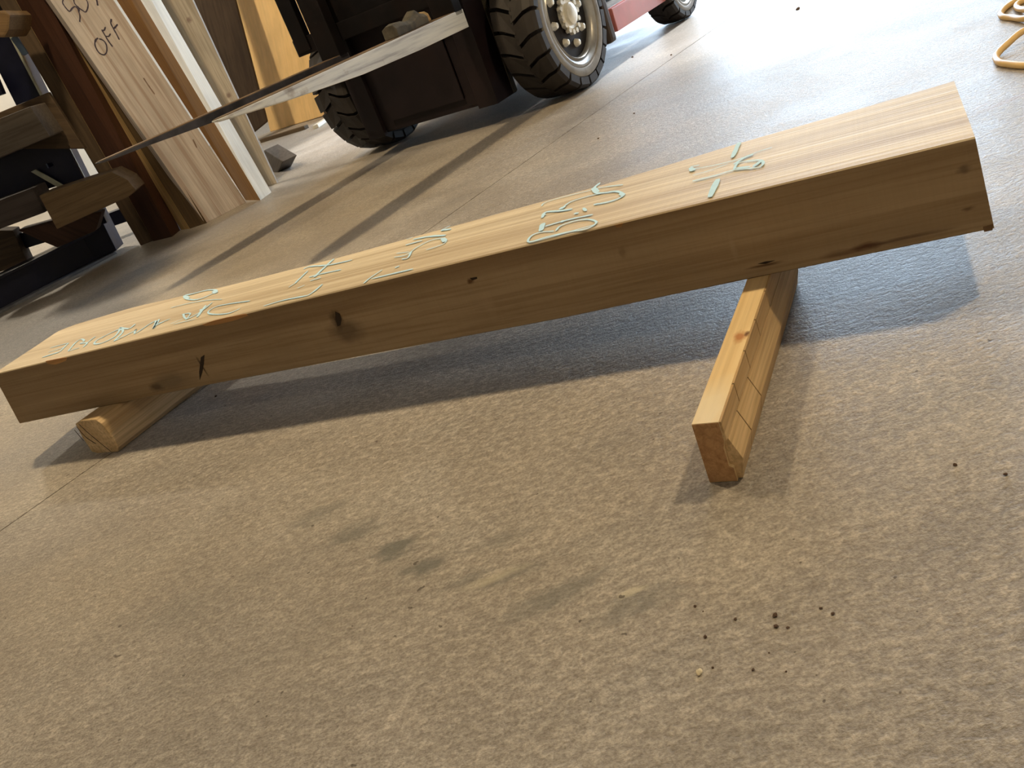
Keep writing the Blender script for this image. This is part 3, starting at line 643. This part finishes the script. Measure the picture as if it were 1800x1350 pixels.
# ---- steel rack
YR = FL(205, 440).y
rk = empty('storage_rack', Matrix.Translation((FL(120, 480)))); tag(rk, 'navy blue steel timber rack holding short thick timbers at the left', 'rack')
def quad(name, px, Y, thick, mat, parent=None, bevel=.003, exts=None):
    Pq = [AT(x, y, Y) for x, y in px]
    if exts: Pq[2] = ext(Pq[1], Pq[2], exts); Pq[3] = ext(Pq[0], Pq[3], exts)
    bm = bmesh.new(); loft(bm, [Pq, [p + V((0, thick, 0)) for p in Pq]])
    M = frame((Pq[0] + Pq[1]) / 2, Pq[1] - Pq[0]); return build(name, bm, mat, M, parent, world=True, bevel=bevel)
YC = 5.12
b = AT(203, 440, YC)
quad('column', [(166, 458), (205, 440), (12, 52), (-30, 70)], YC, .16, M_NAVY, rk, exts=2.8)
quad('column_edge', [(146, 313), (149, 312), (14, 52), (10, 53)], YC - .012, .011, M_PALE, rk, .001)
A, B = FL(-60, 582), FL(203, 446); L = (B - A).length; M = frame(A, B - A)
for nm, d, m in (('base_flange', (0, L, -.02, .14, 0, .014), M_DUST), ('base_web', (0, L, .055, .067, .014, .15), M_NAVY), ('base_top', (0, L, -.02, .14, .15, .165), M_NAVY)): box(nm, d, m, M, rk, .002)
# arm plate with its bolt hole
YA = 4.98
o8 = [(-60, 376), (147, 313), (107, 236), (-60, 300)]; i8 = [(84, 296), (95, 291), (91, 285), (80, 288)]
bm = bmesh.new(); OP = [AT(x, y, YA) for x, y in o8]; IP = [AT(x, y, YA) for x, y in i8]; T = V((0, .02, 0))
for k in range(4):
    j = (k + 1) % 4
    for q in ((OP[k], OP[j], IP[j], IP[k]), (OP[j] + T, OP[k] + T, IP[k] + T, IP[j] + T), (OP[k], OP[k] + T, OP[j] + T, OP[j]), (IP[j], IP[j] + T, IP[k] + T, IP[k])): bm.faces.new([bm.verts.new(p) for p in q])
bmesh.ops.remove_doubles(bm, verts=bm.verts, dist=1e-5); build('arm_plate', bm, M_NAVY, frame(OP[0], OP[1] - OP[0]), rk, world=True)
# added unseen arms and boards above the frame, put in to shade rack and floor
for x in (-2.6, -3.6): box('added_shade_arm', (x - .04, x + .04, 3.25, 5.12, 1.52, 1.60), M_NAVY, None, rk, .004)
for i in range(6): box('added_shade_board', (-4.2, -1.10 - .05 * (i % 2), 3.28 + i * .157, 3.435 + i * .157, 1.602, 1.645), W_BRN, None, rk, .003)
for x in (-2.6, -3.6): box('added_shade_post', (x - .04, x + .04, 5.12, 5.2, 0, 2.6), M_NAVY, None, rk, .004)  # posts added to carry those arms
quad('brace', [(106, 332), (112, 326), (62, 298), (54, 302)], 4.94, .012, M_PALE, rk, .001)
quad('lower_arm', [(-60, 470), (188, 392), (176, 366), (-60, 440)], YA + .05, .05, M_NAVY, rk)
quad('upper_arm', [(-60, 190), (5, 166), (-10, 130), (-60, 150)], YA, .05, M_NAVY, rk)
quad('rear_foot', [(186, 402), (240, 384), (226, 362), (178, 380)], 5.75, .1, M_NAVY, rk)
# timbers resting on the arms
G = 'short timbers lying on the rack'
def timber(px, Y, thick, mat, label, bevel=.006): return tag(quad('timber', px, Y, thick, mat, None, bevel), label, 'timber', G)
timber([(-60, 303), (88, 240), (53, 187), (-60, 232)], 4.70, .22, W_GRY, 'squared grey timber at the rack, topmost of the big ones')
timber([(-60, 262), (150, 262), (85, 162), (-60, 222)], 4.94, .035, W_DRK, 'dark brown timber end behind the squared grey timber on the rack')
timber([(-60, 425), (80, 373), (56, 331), (-60, 374)], 4.74, .20, W_PNK, 'dusky grey timber left of the tan one on the rack')
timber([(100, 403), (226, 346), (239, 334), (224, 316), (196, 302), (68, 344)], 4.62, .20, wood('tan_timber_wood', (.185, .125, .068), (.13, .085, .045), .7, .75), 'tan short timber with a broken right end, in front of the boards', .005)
timber([(72, 424), (100, 436), (168, 406), (178, 372), (120, 380), (30, 405)], 4.86, .10, W_CHO, 'dark chocolate round-bottomed timber under the tan one', .01)
timber([(-60, 500), (48, 461), (22, 405), (-60, 405)], 4.97, .10, W_DRK, 'dark brown board end low on the rack beside the floor beam', .004)
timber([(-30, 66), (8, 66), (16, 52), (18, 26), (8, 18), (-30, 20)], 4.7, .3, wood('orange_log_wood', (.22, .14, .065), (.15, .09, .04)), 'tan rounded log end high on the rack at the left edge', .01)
quad('blue_strap', [(40, 98), (49, 94), (27, 62), (18, 68)], 5.0, .02, plain('light_blue_strap', (.10, .16, .26), .5), rk)

# ------------------------------------------------------------------ hose
def tube(name, P, r, mat, label, cat):
    Q = []
    for i in range(len(P) - 1):
        p0 = P[max(i - 1, 0)]; p1 = P[i]; p2 = P[i + 1]; p3 = P[min(i + 2, len(P) - 1)]
        for k in range(8):
            s = k / 8; Q.append(.5 * ((2 * p1) + (p2 - p0) * s + (2 * p0 - 5 * p1 + 4 * p2 - p3) * s * s + (3 * p1 - p0 - 3 * p2 + p3) * s ** 3))
    Q.append(P[-1]); rings = []
    for i, q in enumerate(Q):
        tg = (Q[min(i + 1, len(Q) - 1)] - Q[max(i - 1, 0)]).normalized(); a = UP.cross(tg).normalized(); b = tg.cross(a)
        rings.append([q + (a * math.cos(2 * math.pi * k / 12) + b * math.sin(2 * math.pi * k / 12)) * r for k in range(12)])
    bm = bmesh.new(); loft(bm, rings); return tag(build(name, bm, mat, None, None, smooth=True), label, cat)
RH = .0085
def hp(x, y, z=RH): return FL(x, y, z)
tube('hose', [hp(1900, 20), hp(1850, 36, .03), hp(1800, 54, .03), hp(1772, 76, .02), hp(1752, 97), hp(1756, 109), hp(1775, 113), hp(1805, 115), hp(1860, 112), hp(1930, 90), hp(1960, 50), hp(1940, 10, .025), hp(1870, 4, .03), hp(1810, 31, .015), hp(1778, 31), hp(1762, 29), hp(1760, 22), hp(1772, 10), hp(1795, -2), hp(1850, -20), hp(1890, -14, .028), hp(1850, 14, .028), hp(1805, 17, .02), hp(1788, 14), hp(1790, 6), hp(1812, -4), hp(1870, -30)], RH, M_HOSE, 'tan rubber hose looped on the floor at the upper right', 'hose')

# ------------------------------------------------------------------ crumbs
def crumb(x, y, r, mat, label, grp='crumbs scattered on the near floor'):
    p = FL(x, y); M = Matrix.Translation(p + V((0, 0, r * .55))) @ Matrix.Rotation(random.uniform(0, 6), 4, 'Z')
    bm = bmesh.new(); bmesh.ops.create_icosphere(bm, subdivisions=2, radius=r)
    sd = random.uniform(0, 50)
    for v in bm.verts:
        v.co *= 1 + .45 * noise.noise(v.co / r * 1.1 + V((sd, 0, 0))); v.co.z *= .62; v.co.x *= 1.15
    return tag(build('crumb', bm, mat, M, None, smooth=False), label, 'debris', grp)
CR = [(1222, 1066, .0016), (1236, 1075, .0008), (1293, 1089, .0016), (1363, 1083, .0026), (1364, 1102, .0022), (1385, 1104, .0015), (1240, 1120, .0019), (1443, 1070, .0014), (1464, 1080, .0018), (1253, 1174, .0012), (1324, 1178, .0014), (1382, 1181, .0009), (1352, 1148, .0009), (1679, 818, .0022), (1767, 834, .0020)]
CL = ['dark crumb at the left end of the scatter on the near floor', 'tiny crumb just right of the leftmost crumb of the scatter', 'dark crumb midway between the leftmost and the largest crumb', 'largest dark crumb of the scatter on the near floor', 'flat reddish crumb just below the largest crumb', 'small oval crumb beside the flat reddish crumb', 'round dark crumb between the pale chip and the leftmost crumb', 'small crumb right of the largest one in the scatter', 'elongated crumb at the right end of the scatter',
      'small crumb just above right of the pale chip', 'small crumb level with the pale chip, below the largest crumb', 'tiny crumb at the lower right of the scatter', 'tiny crumb below the flat reddish one, in the middle of the scatter']
for (x, y, r), lb in zip(CR[:13], CL): crumb(x, y, r, M_CRUMB, lb)
crumb(1679, 818, .0022, M_CRUMB, 'small dark crumb on the floor far right of the batten', None); crumb(1768, 835, .0022, M_CRUMB, 'small dark crumb on the floor near the right frame edge', None)
crumb(1230, 1183, .0034, M_PEB, 'pale round chip on the near floor, largest of the scatter', None)
for x, y, r, lb in ((380, 697, .003, 'small dark crumb under the beam beside its left block'), (1403, 17, .010, 'dark chip on the sunlit floor right of the rear wheel'), (1112, 101, .005, 'dark crumb on the floor just right of the mud flap'), (1052, 244, .0035, 'dark crumb near the floor joint, below the front wheel'), (1115, 200, .0035, 'dark crumb on the floor between the front wheel and the beam'), (1180, 97, .004, 'dark crumb on the floor below the red side panel')):
    crumb(x, y, r, M_CRUMB, lb, 'crumbs behind the beam' if y < 600 else None)
